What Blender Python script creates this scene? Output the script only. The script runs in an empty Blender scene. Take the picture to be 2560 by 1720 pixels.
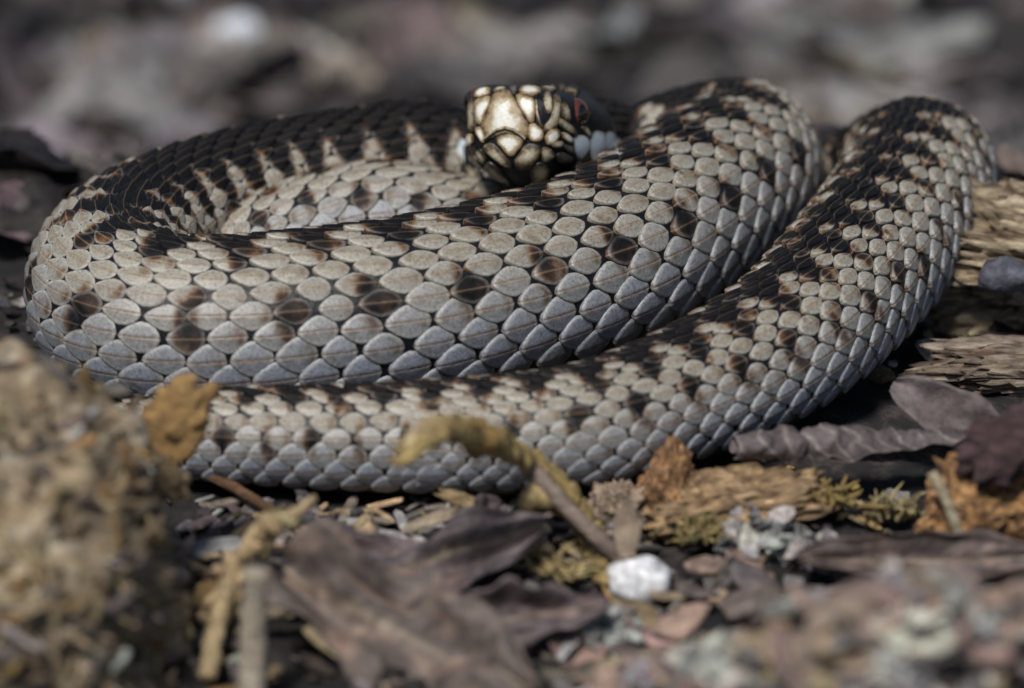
import bpy, bmesh, math, random
import numpy as np
from mathutils import Vector, noise as mnoise
from mathutils.bvhtree import BVHTree

U = 0.00065                      # one modelling unit in metres (about 0.65 mm)
rng = random.Random(7)
R = math.radians
scene = bpy.context.scene
COL = scene.collection

# ------------------------------------------------------------------ camera
PITCH = R(26.0); DIST = 700.0
TGT = np.array([0.0, 0.0, 8.0])
FPX = 2560 * DIST / 165.0
CP, SP = math.cos(PITCH), math.sin(PITCH)
CAM = TGT + DIST * np.array([0, -CP, SP])
FWD = np.array([0, CP, -SP]); UPV = np.array([0, SP, CP]); RGT = np.array([1.0, 0, 0])
cam_d = bpy.data.cameras.new('camera')
cam = bpy.data.objects.new('camera', cam_d); COL.objects.link(cam)
cam.location = Vector(CAM * U)
cam.rotation_euler = (math.pi / 2 - PITCH, 0, 0)
cam_d.sensor_width = 36.0
cam_d.lens = 36.0 * DIST / 165.0
cam_d.clip_start = 0.005; cam_d.clip_end = 50.0
cam_d.dof.use_dof = True
cam_d.dof.focus_distance = (DIST - 4.0) * U
cam_d.dof.aperture_fstop = 16.5
scene.camera = cam

# ------------------------------------------------------------------ light
SUN = np.array([-0.22, -0.46, 0.86]); SUN = SUN / np.linalg.norm(SUN)
world = bpy.data.worlds.new('World'); scene.world = world; world.use_nodes = True
wn = world.node_tree.nodes; wl = world.node_tree.links
bg = wn['Background']
sky = wn.new('ShaderNodeTexSky'); sky.sky_type = 'NISHITA'; sky.sun_disc = False
sky.sun_elevation = math.asin(SUN[2]); sky.sun_rotation = math.atan2(SUN[0], SUN[1])
wl.new(sky.outputs['Color'], bg.inputs['Color']); bg.inputs['Strength'].default_value = 0.058
sd = bpy.data.lights.new('sun', 'SUN'); so = bpy.data.objects.new('sun', sd); COL.objects.link(so)
sd.energy = 3.2; sd.angle = R(14); sd.color = (1.0, 0.98, 0.95)
so.rotation_euler = Vector(SUN).to_track_quat('Z', 'Y').to_euler(); so.location = (0, 0, 1)
scene.view_settings.view_transform = 'Standard'; scene.view_settings.look = 'None'
scene.view_settings.exposure = 0.26; scene.view_settings.gamma = 1.0

# ------------------------------------------------------------------ helpers
def ray(px, py):
    d = FWD + RGT * ((px - 1280) / FPX) + UPV * ((860 - py) / FPX)
    return d / np.linalg.norm(d)
def at(px, py, z=0.0):
    d = ray(px, py); t = (z - CAM[2]) / d[2]
    return CAM + d * t
def proj(P):
    P = np.asarray(P) - CAM
    d = P @ FWD
    return 1280 + FPX * (P @ RGT) / d, 860 - FPX * (P @ UPV) / d, d
def atY(px, py, Y):
    d = ray(px, py); t = (Y - CAM[1]) / d[1]
    return CAM + d * t

def mk(name, V, F, mat, parent=None, loc=None, smooth=True, attrs=None):
    me = bpy.data.meshes.new(name)
    V = np.asarray(V, dtype=float)
    if loc is not None: V = V - np.asarray(loc)
    me.from_pydata((V * U).tolist(), [], F if isinstance(F, list) else F.tolist())
    if smooth: me.polygons.foreach_set('use_smooth', [True] * len(me.polygons))
    for an, arr in (attrs or {}).items():
        a = me.color_attributes.new(an, 'FLOAT_COLOR', 'POINT')
        a.data.foreach_set('color', np.asarray(arr, dtype=np.float32).reshape(-1))
    me.materials.append(mat)
    o = bpy.data.objects.new(name, me); COL.objects.link(o)
    if parent is not None: o.parent = parent
    if loc is not None and parent is None: o.location = Vector(np.asarray(loc) * U)
    return o
def tag(o, label, cat=None, group=None, kind=None):
    if label: o['label'] = label
    if cat: o['category'] = cat
    if group: o['group'] = group
    if kind: o['kind'] = kind
    return o

def col_attr(n, c, var=0.12, seed=0):
    r = np.random.RandomState(seed)
    a = np.ones((n, 4)); a[:, :3] = np.asarray(c)[None]
    a[:, :3] *= (1 + var * (r.rand(n, 1) * 2 - 1))
    return a

# ------------------------------------------------------------------ materials
def new_mat(name):
    m = bpy.data.materials.new(name); m.use_nodes = True
    return m, m.node_tree.nodes, m.node_tree.links, m.node_tree.nodes['Principled BSDF']
def nd(n, t, **kw):
    x = n.new(t)
    for k, v in kw.items():
        if k in x.inputs: x.inputs[k].default_value = v
        else: setattr(x, k, v)
    return x
def ramp(n, stops):
    r = n.new('ShaderNodeValToRGB'); e = r.color_ramp.elements
    while len(e) < len(stops): e.new(0.5)
    for i, (p, c) in enumerate(stops):
        e[i].position = p; e[i].color = (*c, 1)
    return r
def math_n(n, l, op, a, b=None):
    m = n.new('ShaderNodeMath'); m.operation = op
    for i, v in enumerate((a, b)):
        if v is None: continue
        if isinstance(v, (int, float)): m.inputs[i].default_value = v
        else: l.new(v, m.inputs[i])
    return m.outputs[0]
def mixc(n, l, fac, a, b, mode='MIX'):
    m = n.new('ShaderNodeMix'); m.data_type = 'RGBA'; m.blend_type = mode
    for i, v in ((0, fac), (6, a), (7, b)):
        if isinstance(v, (int, float)): m.inputs[i].default_value = v
        elif isinstance(v, tuple): m.inputs[i].default_value = (*v, 1)
        else: l.new(v, m.inputs[i])
    return m.outputs[2]
def noise_tex(n, l, size_u, detail=4, rough=0.6, stretch=None, coord='Object'):
    tc = n.new('ShaderNodeTexCoord')
    t = n.new('ShaderNodeTexNoise'); t.inputs['Scale'].default_value = 1.0 / (size_u * U)
    t.inputs['Detail'].default_value = detail; t.inputs['Roughness'].default_value = rough
    if stretch:
        mp = n.new('ShaderNodeMapping'); mp.inputs['Scale'].default_value = stretch
        l.new(tc.outputs[coord], mp.inputs[0]); l.new(mp.outputs[0], t.inputs['Vector'])
    else: l.new(tc.outputs[coord], t.inputs['Vector'])
    return t.outputs['Fac']
def bump(n, l, h, dist_u, strength, b):
    bp = n.new('ShaderNodeBump'); bp.inputs['Distance'].default_value = dist_u * U
    bp.inputs['Strength'].default_value = strength
    l.new(h, bp.inputs['Height']); l.new(bp.outputs[0], b.inputs['Normal'])

def mat_scale():
    m, n, l, b = new_mat('snake_scale')
    a = nd(n, 'ShaderNodeAttribute', attribute_name='sc'); a2 = nd(n, 'ShaderNodeAttribute', attribute_name='sc2')
    s1 = n.new('ShaderNodeSeparateColor'); l.new(a.outputs['Color'], s1.inputs[0])
    s2 = n.new('ShaderNodeSeparateColor'); l.new(a2.outputs['Color'], s2.inputs[0])
    al, ac, pat = s1.outputs; rho, low, rnd = s2.outputs
    n1 = noise_tex(n, l, 1.7, 5, 0.65); n2 = noise_tex(n, l, 0.45, 4, 0.7)
    k = math_n(n, l, 'ABSOLUTE', math_n(n, l, 'SUBTRACT', ac, 0.5))          # distance from keel
    keel = math_n(n, l, 'LESS_THAN', k, 0.03)
    d = math_n(n, l, 'ADD', math_n(n, l, 'SUBTRACT', math_n(n, l, 'MULTIPLY', pat, 1.35), 0.10), math_n(n, l, 'MULTIPLY', math_n(n, l, 'SUBTRACT', n1, 0.5), 0.95))
    d = math_n(n, l, 'ADD', d, math_n(n, l, 'MULTIPLY', math_n(n, l, 'SUBTRACT', n2, 0.5), 0.5))
    d = math_n(n, l, 'ADD', d, math_n(n, l, 'MULTIPLY', math_n(n, l, 'SUBTRACT', rnd, 0.5), 0.30))
    hd = ramp(n, [(0.66, (0, 0, 0)), (1.0, (1, 1, 1))]); l.new(al, hd.inputs[0])
    d = math_n(n, l, 'ADD', d, math_n(n, l, 'MULTIPLY', hd.outputs[0], math_n(n, l, 'MULTIPLY', n2, 0.55)))
    cr = ramp(n, [(0.0, (0.31, 0.28, 0.22)), (0.22, (0.215, 0.18, 0.125)), (0.41, (0.14, 0.062, 0.018)),
                  (0.60, (0.035, 0.017, 0.010)), (1.0, (0.007, 0.006, 0.006))])
    l.new(d, cr.inputs[0])
    # greyer scales low on the flank, blue sky sheen painted into their colour
    grey = ramp(n, [(0.0, (0.21, 0.23, 0.27)), (0.24, (0.135, 0.14, 0.15)), (0.44, (0.075, 0.068, 0.064)), (0.60, (0.06, 0.05, 0.05)), (1.0, (0.01, 0.01, 0.01))])
    l.new(d, grey.inputs[0])
    c = mixc(n, l, low, cr.outputs[0], grey.outputs[0])
    # pale keel line and pale rim
    kbr = ramp(n, [(0.02, (1, 1, 1)), (0.13, (0, 0, 0))]); l.new(k, kbr.inputs[0])
    c = mixc(n, l, math_n(n, l, 'MULTIPLY', math_n(n, l, 'MULTIPLY', kbr.outputs[0], math_n(n, l, 'MULTIPLY', n1, math_n(n, l, 'SUBTRACT', 1.0, pat))), 0.9), c, (0.15, 0.08, 0.04))
    kc = mixc(n, l, math_n(n, l, 'MULTIPLY', math_n(n, l, 'MULTIPLY', keel, math_n(n, l, 'SUBTRACT', 1.0, math_n(n, l, 'MULTIPLY', low, 0.8))), math_n(n, l, 'SUBTRACT', 0.6, math_n(n, l, 'MULTIPLY', pat, 0.42))), c, (0.36, 0.27, 0.18))
    rimr = ramp(n, [(0.70, (0, 0, 0)), (0.86, (1, 1, 1)), (0.95, (1, 1, 1)), (1.0, (0, 0, 0))]); l.new(rho, rimr.inputs[0])
    rim = math_n(n, l, 'MULTIPLY', rimr.outputs[0], math_n(n, l, 'MULTIPLY', math_n(n, l, 'SUBTRACT', 1.0, pat), 0.5))
    c = mixc(n, l, rim, kc, (0.44, 0.42, 0.38))
    dk = ramp(n, [(0.32, (0.30, 0.28, 0.26)), (0.50, (0.95, 0.95, 0.95)), (0.68, (1.3, 1.3, 1.3))]); l.new(n2, dk.inputs[0])
    c = mixc(n, l, 0.75, c, dk.outputs[0], 'MULTIPLY')
    l.new(c, b.inputs['Base Color'])
    rr_ = ramp(n, [(0.2, (0.36, 0.36, 0.36)), (0.6, (0.55, 0.55, 0.55))]); l.new(d, rr_.inputs[0]); l.new(rr_.outputs[0], b.inputs['Roughness'])
    rs_ = ramp(n, [(0.2, (0.55, 0.55, 0.55)), (0.6, (0.16, 0.16, 0.16))]); l.new(d, rs_.inputs[0]); l.new(rs_.outputs[0], b.inputs['Specular IOR Level'])
    kh = ramp(n, [(0.0, (1, 1, 1)), (0.05, (0.2, 0.2, 0.2)), (0.09, (0, 0, 0))]); l.new(k, kh.inputs[0])
    h = math_n(n, l, 'ADD', math_n(n, l, 'MULTIPLY', kh.outputs[0], 0.9), n2)
    bump(n, l, h, 0.16, 0.7, b)
    return m
def mat_skin():
    m, n, l, b = new_mat('snake_skin')
    n1 = noise_tex(n, l, 1.2, 4, 0.6)
    r = ramp(n, [(0.35, (0.003, 0.003, 0.004)), (0.62, (0.006, 0.007, 0.011)), (0.8, (0.02, 0.02, 0.022))]); l.new(n1, r.inputs[0])
    l.new(r.outputs[0], b.inputs['Base Color']); b.inputs['Roughness'].default_value = 0.45
    b.inputs['Specular IOR Level'].default_value = 0.28
    bump(n, l, n1, 0.3, 0.6, b)
    return m
def mat_shield(kind):
    m, n, l, b = new_mat('head_shield_' + kind)
    a2 = nd(n, 'ShaderNodeAttribute', attribute_name='sc2')
    s2 = n.new('ShaderNodeSeparateColor'); l.new(a2.outputs['Color'], s2.inputs[0])
    rho = s2.outputs[0]
    n1 = noise_tex(n, l, 1.6, 5, 0.65); n2 = noise_tex(n, l, 0.5, 4, 0.7)
    v = math_n(n, l, 'ADD', rho, math_n(n, l, 'MULTIPLY', math_n(n, l, 'SUBTRACT', n1, 0.5), {'cream': 1.0, 'tan': 1.7, 'blue': 0.35, 'dark': 1.0}[kind]))
    st = {'cream': [(0.0, (0.80, 0.79, 0.73)), (0.42, (0.72, 0.69, 0.60)), (0.66, (0.36, 0.27, 0.15)), (0.92, (0.13, 0.08, 0.035)), (1.0, (0.02, 0.015, 0.01))],
          'tan': [(0.0, (0.50, 0.46, 0.36)), (0.5, (0.30, 0.25, 0.16)), (0.72, (0.12, 0.08, 0.04)), (1.0, (0.02, 0.015, 0.01))],
          'blue': [(0.0, (0.68, 0.74, 0.78)), (0.7, (0.58, 0.64, 0.68)), (0.9, (0.30, 0.31, 0.30)), (1.0, (0.03, 0.03, 0.03))],
          'dark': [(0.0, (0.16, 0.14, 0.11)), (0.5, (0.10, 0.08, 0.055)), (1.0, (0.012, 0.01, 0.01))]}[kind]
    r = ramp(n, st); l.new(v, r.inputs[0])
    dk = ramp(n, [(0.3, (0.72, 0.70, 0.66)), (0.6, (1, 1, 1))]); l.new(n2, dk.inputs[0])
    c = mixc(n, l, 0.8, r.outputs[0], dk.outputs[0], 'MULTIPLY')
    l.new(c, b.inputs['Base Color']); b.inputs['Roughness'].default_value = 0.48
    bump(n, l, n2, 0.10, 0.6, b)
    return m
def mat_litter(name, rough=0.8, size=2.0, amt=0.8, bumpd=0.5, stretch=None, spec=0.3):
    m, n, l, b = new_mat(name)
    a = nd(n, 'ShaderNodeAttribute', attribute_name='col')
    n1 = noise_tex(n, l, size, 6, 0.7, stretch); n2 = noise_tex(n, l, size * 4, 3, 0.6)
    r = ramp(n, [(0.28, (0.25, 0.22, 0.20)), (0.5, (0.85, 0.85, 0.85)), (0.72, (1.55, 1.5, 1.4))]); l.new(n1, r.inputs[0])
    c = mixc(n, l, amt, a.outputs['Color'], r.outputs[0], 'MULTIPLY')
    r2 = ramp(n, [(0.35, (0.6, 0.56, 0.55)), (0.62, (1.15, 1.15, 1.15))]); l.new(n2, r2.inputs[0])
    c = mixc(n, l, 0.7, c, r2.outputs[0], 'MULTIPLY')
    l.new(c, b.inputs['Base Color']); b.inputs['Roughness'].default_value = rough
    b.inputs['Specular IOR Level'].default_value = spec
    bump(n, l, n1, bumpd, 0.9, b)
    return m
def mat_plain(name, c, rough=0.5, spec=0.5):
    m, n, l, b = new_mat(name)
    n1 = noise_tex(n, l, 1.0, 4, 0.6)
    r = ramp(n, [(0.3, tuple(x * 0.7 for x in c)), (0.7, tuple(min(1, x * 1.15) for x in c))]); l.new(n1, r.inputs[0])
    l.new(r.outputs[0], b.inputs['Base Color']); b.inputs['Roughness'].default_value = rough
    b.inputs['Specular IOR Level'].default_value = spec
    return m

M_SCALE = mat_scale(); M_SKIN = mat_skin()
M_SH = {k: mat_shield(k) for k in ('cream', 'tan', 'blue', 'dark')}
M_LIT = mat_litter('litter'); M_LEAF = mat_litter('dead_leaf', 0.65, 2.6, 0.75, 0.45, None, 0.3)
M_WOOD = mat_litter('rotten_wood', 0.85, 1.6, 0.95, 0.9, (0.5, 1, 1.6)); M_MOSS = mat_litter('dry_moss', 0.75, 1.0, 0.8, 0.4)
M_IRIS = mat_plain('iris', (0.085, 0.024, 0.012), 0.12, 0.8); M_PUPIL = mat_plain('pupil', (0.004, 0.004, 0.004), 0.1, 0.8)
#--GROUND--
# ------------------------------------------------------------------ ground
def ground_h(x, y):
    v = Vector((x * 0.045, y * 0.045, 3.1))
    w = Vector((x * 0.16, y * 0.16, 9.7))
    z = 3.2 * mnoise.noise(v) + 1.3 * mnoise.noise(w) - 1.8
    d = min(max(0.0, y - 80.0), 1100.0); z -= 0.12 * (math.sqrt(d * d + 400) - 20)
    q = min(1.0, max(0.0, (y - 82.0) / 96.0)); z -= 72.0 * q * q * (3 - 2 * q)
    z += 34.0 * math.exp(-((x - 54) / 40) ** 2 - ((y + 128) / 21) ** 2)
    return z
def ray_ground(px, py, up=0.0):
    d = ray(px, py); t = 300.0
    for _ in range(4000):
        p = CAM + d * t
        if p[2] <= ground_h(p[0], p[1]) + up: break
        t += 0.7
    return p
def make_ground():
    xs = np.concatenate([[-4000, -1500, -600, -330], np.arange(-240, 241, 3.0), [330, 600, 1500, 4000]])
    ys = np.concatenate([[-3000, -900, -320], np.arange(-180, 121, 3.0), np.arange(126, 1180, 8.0), [1300, 1700, 4000, 9000]])
    V = []; 
    for y in ys:
        for x in xs: V.append((x, y, ground_h(x, y)))
    nx = len(xs); F = []
    for j in range(len(ys) - 1):
        for i in range(nx - 1):
            a = j * nx + i; F.append((a, a + 1, a + nx + 1, a + nx))
    m, n, l, b = new_mat('forest_soil')
    n1 = noise_tex(n, l, 6, 8, 0.7); n2 = noise_tex(n, l, 40, 3, 0.6)
    r = ramp(n, [(0.32, (0.003, 0.003, 0.003)), (0.52, (0.015, 0.012, 0.011)), (0.70, (0.07, 0.055, 0.048))]); l.new(n1, r.inputs[0])
    r2 = ramp(n, [(0.35, (0.5, 0.5, 0.5)), (0.65, (1.3, 1.3, 1.3))]); l.new(n2, r2.inputs[0])
    c = mixc(n, l, 1.0, r.outputs[0], r2.outputs[0], 'MULTIPLY')
    l.new(c, b.inputs['Base Color']); b.inputs['Roughness'].default_value = 0.9
    bump(n, l, n1, 2.0, 1.0, b)
    o = mk('ground', V, F, m); tag(o, 'dark crumbly forest soil', None, None, 'structure'); return o
make_ground()

# ------------------------------------------------------------------ snake centreline
def P_(px, py, z, r): return (*at(px, py, z), r)
SN = [P_(300, 1075, 5.0, 4.6), P_(460, 1088, 6.6, 6.7), P_(700, 1095, 7.5, 7.7), P_(950, 1098, 8.0, 8.3),
      P_(1200, 1092, 8.8, 9.0), P_(1450, 1072, 9.5, 9.7), P_(1700, 995, 10.3, 10.5), P_(1955, 865, 11.8, 11.9),
      P_(2135, 690, 12.6, 12.7), P_(2262, 520, 13.0, 12.9), P_(2300, 425, 12.0, 12.6),
      (63, 71, 2.0, 12.3), (53, 74, -11, 12.0), (38, 73, -18, 12.0), (20, 70, -16, 12.0), (6, 64, -8, 12.0), (-2, 60, 2, 12.0),
      P_(1100, 432, 10.5, 12.0), P_(900, 450, 12.0, 12.1), P_(700, 482, 12.2, 12.3), P_(510, 538, 12.6, 12.7), P_(365, 605, 13.0, 13.2),
      P_(285, 690, 13.6, 13.8), P_(305, 768, 14.0, 14.2), P_(420, 815, 14.2, 14.4), P_(600, 825, 14.4, 14.6), P_(800, 812, 14.7, 14.9),
      P_(1000, 790, 15.0, 15.1), P_(1300, 725, 15.0, 15.2), P_(1500, 660, 15.0, 15.2), P_(1640, 580, 15.0, 15.0), P_(1760, 490, 14.8, 14.7),
      P_(1848, 425, 14.2, 13.8), P_(1850, 380, 13.6, 13.0), P_(1765, 385, 12.5, 12.3), P_(1640, 425, 10.0, 11.8),
      (15, 55, 3.5, 11.2), (2, 47, 4.5, 10.8), (-9, 40, 8.0, 10.6), P_(960, 560, 11.5, 10.4), P_(760, 596, 10.8, 9.9), P_(610, 645, 9.2, 9.2),
      P_(545, 705, 7.0, 8.4), (-44, 18, 0, 7.5), (-36, 20, -9, 7.0), (-20, 36, -15, 7.0), (-4, 58, -16, 7.0), (9, 74, -10, 7.0), (17, 76, 2, 7.0), (19, 70, 12, 7.1)]
# head frame: snout tip, axis pointing out of the snout
H_TIP = atY(1272, 330, 24.0)
HY, HP = R(17.0), R(21.0)                       # turned to its right, tilted up
HF = np.array([-math.sin(HY) * math.cos(HP), -math.cos(HY) * math.cos(HP), math.sin(HP)])
HS = np.cross(HF, [0, 0, 1]); HS /= np.linalg.norm(HS)          # towards image left when facing the camera
HUP = np.cross(HS, HF)
HL = 36.0
NB = H_TIP - HF * HL
SN.append((*(NB - HF * 3 + np.array([0.5, 0, -1.5])), 7.2)); 
CTRL = np.array(SN)
def catmull(P, step=0.12):
    P = np.vstack([2 * P[0] - P[1], P, 2 * P[-1] - P[-2]])
    out = []
    for i in range(1, len(P) - 2):
        p0, p1, p2, p3 = P[i - 1:i + 3]
        def tj(ti, a, b): return ti + max(1e-6, np.linalg.norm(b[:3] - a[:3])) ** 0.5
        t0 = 0; t1 = tj(t0, p0, p1); t2 = tj(t1, p1, p2); t3 = tj(t2, p2, p3)
        n = max(4, int(np.linalg.norm(p2[:3] - p1[:3]) / step))
        t = np.linspace(t1, t2, n, endpoint=False)[:, None]
        A1 = (t1 - t) / (t1 - t0) * p0 + (t - t0) / (t1 - t0) * p1
        A2 = (t2 - t) / (t2 - t1) * p1 + (t - t1) / (t2 - t1) * p2
        A3 = (t3 - t) / (t3 - t2) * p2 + (t - t2) / (t3 - t2) * p3
        B1 = (t2 - t) / (t2 - t0) * A1 + (t - t0) / (t2 - t0) * A2
        B2 = (t3 - t) / (t3 - t1) * A2 + (t - t1) / (t3 - t1) * A3
        out.append((t2 - t) / (t2 - t1) * B1 + (t - t1) / (t2 - t1) * B2)
    out.append(P[-2:-1]); return np.vstack(out)
raw = catmull(CTRL)
seg = np.linalg.norm(np.diff(raw[:, :3], axis=0), axis=1); S_ = np.concatenate([[0], np.cumsum(seg)])
STEP = 0.25; sg = np.arange(0, S_[-1], STEP)
PATH = np.stack([np.interp(sg, S_, raw[:, k]) for k in range(4)], 1)
k_ = np.ones(25) / 25
for _ in range(2):                                # smooth
    pad = np.pad(PATH, ((12, 12), (0, 0)), 'edge')
    sm = np.stack([np.convolve(pad[:, k], k_, 'valid') for k in range(4)], 1)
    sm[:12] = PATH[:12]; sm[-12:] = PATH[-12:]; PATH = sm
CEN, RAD = PATH[:, :3], PATH[:, 3]
TAN = np.gradient(CEN, axis=0); TAN /= np.linalg.norm(TAN, axis=1)[:, None]
# dorsal direction: parallel to the world's up where the body lies flat, carried along where it climbs
SID = np.zeros_like(CEN); last = None
for i in range(len(CEN)):
    s = np.cross(TAN[i], [0, 0, 1.0]); nn = np.linalg.norm(s)
    if last is None: s = s / nn
    else:
        w = min(1.0, max(0.0, (nn - 0.25) * 0.2))
        lt = last - TAN[i] * (last @ TAN[i]); lt /= np.linalg.norm(lt)
        s = (s / max(nn, 1e-6)) * w + lt * (1 - w); s /= np.linalg.norm(s)
    SID[i] = s; last = s
DOR = np.cross(SID, TAN)
_ci = [int(np.argmin(np.linalg.norm(CEN - c[:3], axis=1))) for c in CTRL]
_roll = [-14] * 7 + [-16] * 4 + [0] * 9 + [0, -4, -8, -12, -16, -19, -20, -20, -20, -20, -18, -16, -12, 0, 10, 20, 30, 38, 40, 42, 42, 38, 30] + [0] * 20
_rl = np.interp(np.arange(len(CEN)), _ci, np.radians(_roll[:len(_ci)]))
_c, _s = np.cos(_rl)[:, None], np.sin(_rl)[:, None]
DOR, SID = DOR * _c + SID * _s, SID * _c - DOR * _s
NS = len(CEN); SG = np.arange(NS) * STEP; STOT = SG[-1]
def interp3(A, s): 
    return np.stack([np.interp(s, SG, A[:, k]) for k in range(3)], -1)
def surf(s, th, h):
    C, r = interp3(CEN, s), np.interp(s, SG, RAD)
    U_, Sd = interp3(DOR, s), interp3(SID, s)
    nrm = U_ * np.cos(th)[..., None] + Sd * np.sin(th)[..., None]
    return C + nrm * (r + h)[..., None], nrm

# ------------------------------------------------------------------ skin: one mesh from tail to snout
NR = 64
def body_mesh():
    rings = []
    ph = np.arange(NR) / NR * 2 * math.pi
    rs = np.arange(0, STOT, 0.9)
    # tail tip
    for k, f in ((0, 0.02), (1, 0.3), (2, 0.6), (3, 0.85)):
        C = CEN[0] - TAN[0] * (12 - 3.4 * k); r = RAD[0] * f
        rings.append(C + r * (np.cos(ph)[:, None] * DOR[0] + np.sin(ph)[:, None] * SID[0]))
    for s in rs:
        p, _ = surf(np.full(NR, s), ph, np.zeros(NR)); rings.append(p)
    # head: t (behind the snout), half width, top, bottom, exponent of the upper half
    T = np.array([[36, 7.0, 7.0, -7.0, 2.0], [31, 8.6, 6.6, -7.6, 2.1], [26, 11.2, 6.3, -8.8, 2.3], [21, 12.3, 6.4, -9.6, 2.6], [16, 11.6, 6.8, -9.8, 3.0],
                  [12, 10.6, 7.2, -9.3, 3.6], [9, 9.8, 7.3, -8.8, 4.2], [6.0, 8.8, 7.1, -8.0, 4.5], [3.2, 7.8, 6.7, -7.0, 4.5], [1.4, 6.7, 6.1, -6.0, 4.0], [0.4, 5.3, 5.0, -5.0, 3.4], [0.0, 3.5, 3.4, -3.6, 3.0], [-0.15, 1.2, 1.2, -1.2, 2.2]])
    tt = np.concatenate([np.arange(36, 2, -0.7), np.linspace(2, -0.15, 16)])
    rev = T[::-1]
    ang0 = math.atan2(DOR[-1] @ HUP, 1)  # frames already agree within a few degrees
    for t in tt:
        w, zt, zb, e = (np.interp(t, rev[:, 0], rev[:, k]) for k in (1, 2, 3, 4))
        c, s = np.cos(ph), np.sin(ph)
        eu = np.where(c > 0, e, 2.3)
        x = np.sign(s) * np.abs(s) ** (2 / eu) * w
        y = np.where(c > 0, np.abs(c) ** (2 / eu) * zt, -np.abs(c) ** (2 / eu) * -zb)
        # SID for travel along HF is HS
        rings.append(H_TIP - HF * t + x[:, None] * HS + y[:, None] * HUP)
    V = np.vstack(rings); n = len(rings); F = []
    for i in range(n - 1):
        for j in range(NR):
            a = i * NR + j; b = i * NR + (j + 1) % NR
            F.append((a, b, b + NR, a + NR))
    F.append(tuple(range(NR))[::-1]); F.append(tuple(range((n - 1) * NR, n * NR)))
    return V, F
BV, BF = body_mesh()
snake = mk('snake', BV, BF, M_SKIN)
tag(snake, 'coiled grey brown viper with dark zigzag back lying on leaf litter', 'snake')
BVH = BVHTree.FromPolygons([tuple(v) for v in BV], BF)

# ------------------------------------------------------------------ scales
S_SPLIT = float(SG[np.argmin(np.abs(proj(CEN)[0] - 1090) + 1e4 * (SG > 150))])    # fewer rows on the tail
S_IN = float(SG[_ci[37]])
def row_angles(N):
    h = (N - 1) // 2
    d = 7.9 + 0.68 * np.arange(1, h + 1) * 10.0 / h
    d *= 117.0 / d.sum()
    return np.concatenate([[0], np.cumsum(d)]), h
nprs = np.random.RandomState(3)
# pattern phase
PRD = np.interp(np.arange(NS), _ci, ([.78] * 7 + [.68] * 4 + [.54] * 11 + [.6, .7] + [.78] * 40)[:len(_ci)])
PH = np.concatenate([[0], np.cumsum(STEP / (PRD[:-1] * RAD[:-1] + 0.8))])
ANG21, _ = row_angles(21)
BWID = np.interp(np.arange(NS), _ci, ([2.4] * 6 + [2.9] * 4 + [4.7] * 11 + [4.2, 3.2] + [2.1] * 8 + [2.6] * 3 + [3.6] * 3 + [1.6] * 9 + [9.0] * 30)[:len(_ci)])
AMP = np.interp(np.arange(NS), _ci, ([2.6] * 11 + [2.5] * 11 + [2.5, 2.5] + [2.5] * 40)[:len(_ci)])
SPT = np.interp(np.arange(NS), _ci, ([1.0] * 11 + [0.2] * 9 + [.5, .8] + [1.0] * 40)[:len(_ci)])
def pattern(s, th):
    row = np.sign(th) * np.interp(np.abs(np.degrees(th)), np.append(ANG21, 180), np.append(np.arange(11), 14.0))
    ps = np.interp(s, SG, PH); f = ps % 1.0
    tri = 2 * np.abs(2 * f - 1) - 1
    bw = np.interp(s, SG, BWID)
    am = np.interp(s, SG, AMP)
    band = 0.5 + (bw - np.abs(row - am * tri)) * 0.6
    cell = np.floor(ps)
    jit = np.sin(cell * 12.9898) * 0.9
    jit2 = np.sin((np.floor(ps + .5)) * 7.77) * 0.9
    dL = np.sqrt(((row - 7.0 - jit * 0.6) / 1.05) ** 2 + ((f - 0.5) / 0.12) ** 2)
    g = (ps + 0.5) % 1.0
    dR = np.sqrt(((row + 7.0 + jit2 * 0.6) / 1.05) ** 2 + ((g - 0.5) / 0.12) ** 2)
    spot = (0.5 + (1 - np.minimum(dL, dR)) * 0.9) * np.interp(s, SG, SPT)
    return np.clip(np.maximum(band, spot), 0, 1), row
# outline of one scale: rings of (rho) x segments
NSEG = 16; RINGS = [0.45, 0.80, 0.94, 1.0, 1.02]
phi = np.arange(NSEG) / NSEG * 2 * math.pi
def outline(pt, ph_):
    c, s = np.cos(phi), np.sin(phi)
    p = np.where(c < 0, pt, ph_)
    return np.sign(c) * np.abs(c) ** (2 / p), np.sign(s) * np.abs(s) ** (2 / np.where(c < 0, pt + .25, ph_))
VS = 1 + NSEG * len(RINGS)
SF = [(0, 1 + k, 1 + (k + 1) % NSEG) for k in range(NSEG)]
for q in range(len(RINGS) - 1):
    for k in range(NSEG):
        a = 1 + q * NSEG + k; b = 1 + q * NSEG + (k + 1) % NSEG
        SF.append((a, a + NSEG, b + NSEG, b))
KAP = np.linalg.norm(np.gradient(TAN, STEP, axis=0), axis=1)
KAP = np.convolve(np.pad(KAP, 40, 'edge'), np.ones(81) / 81, 'valid')
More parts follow.
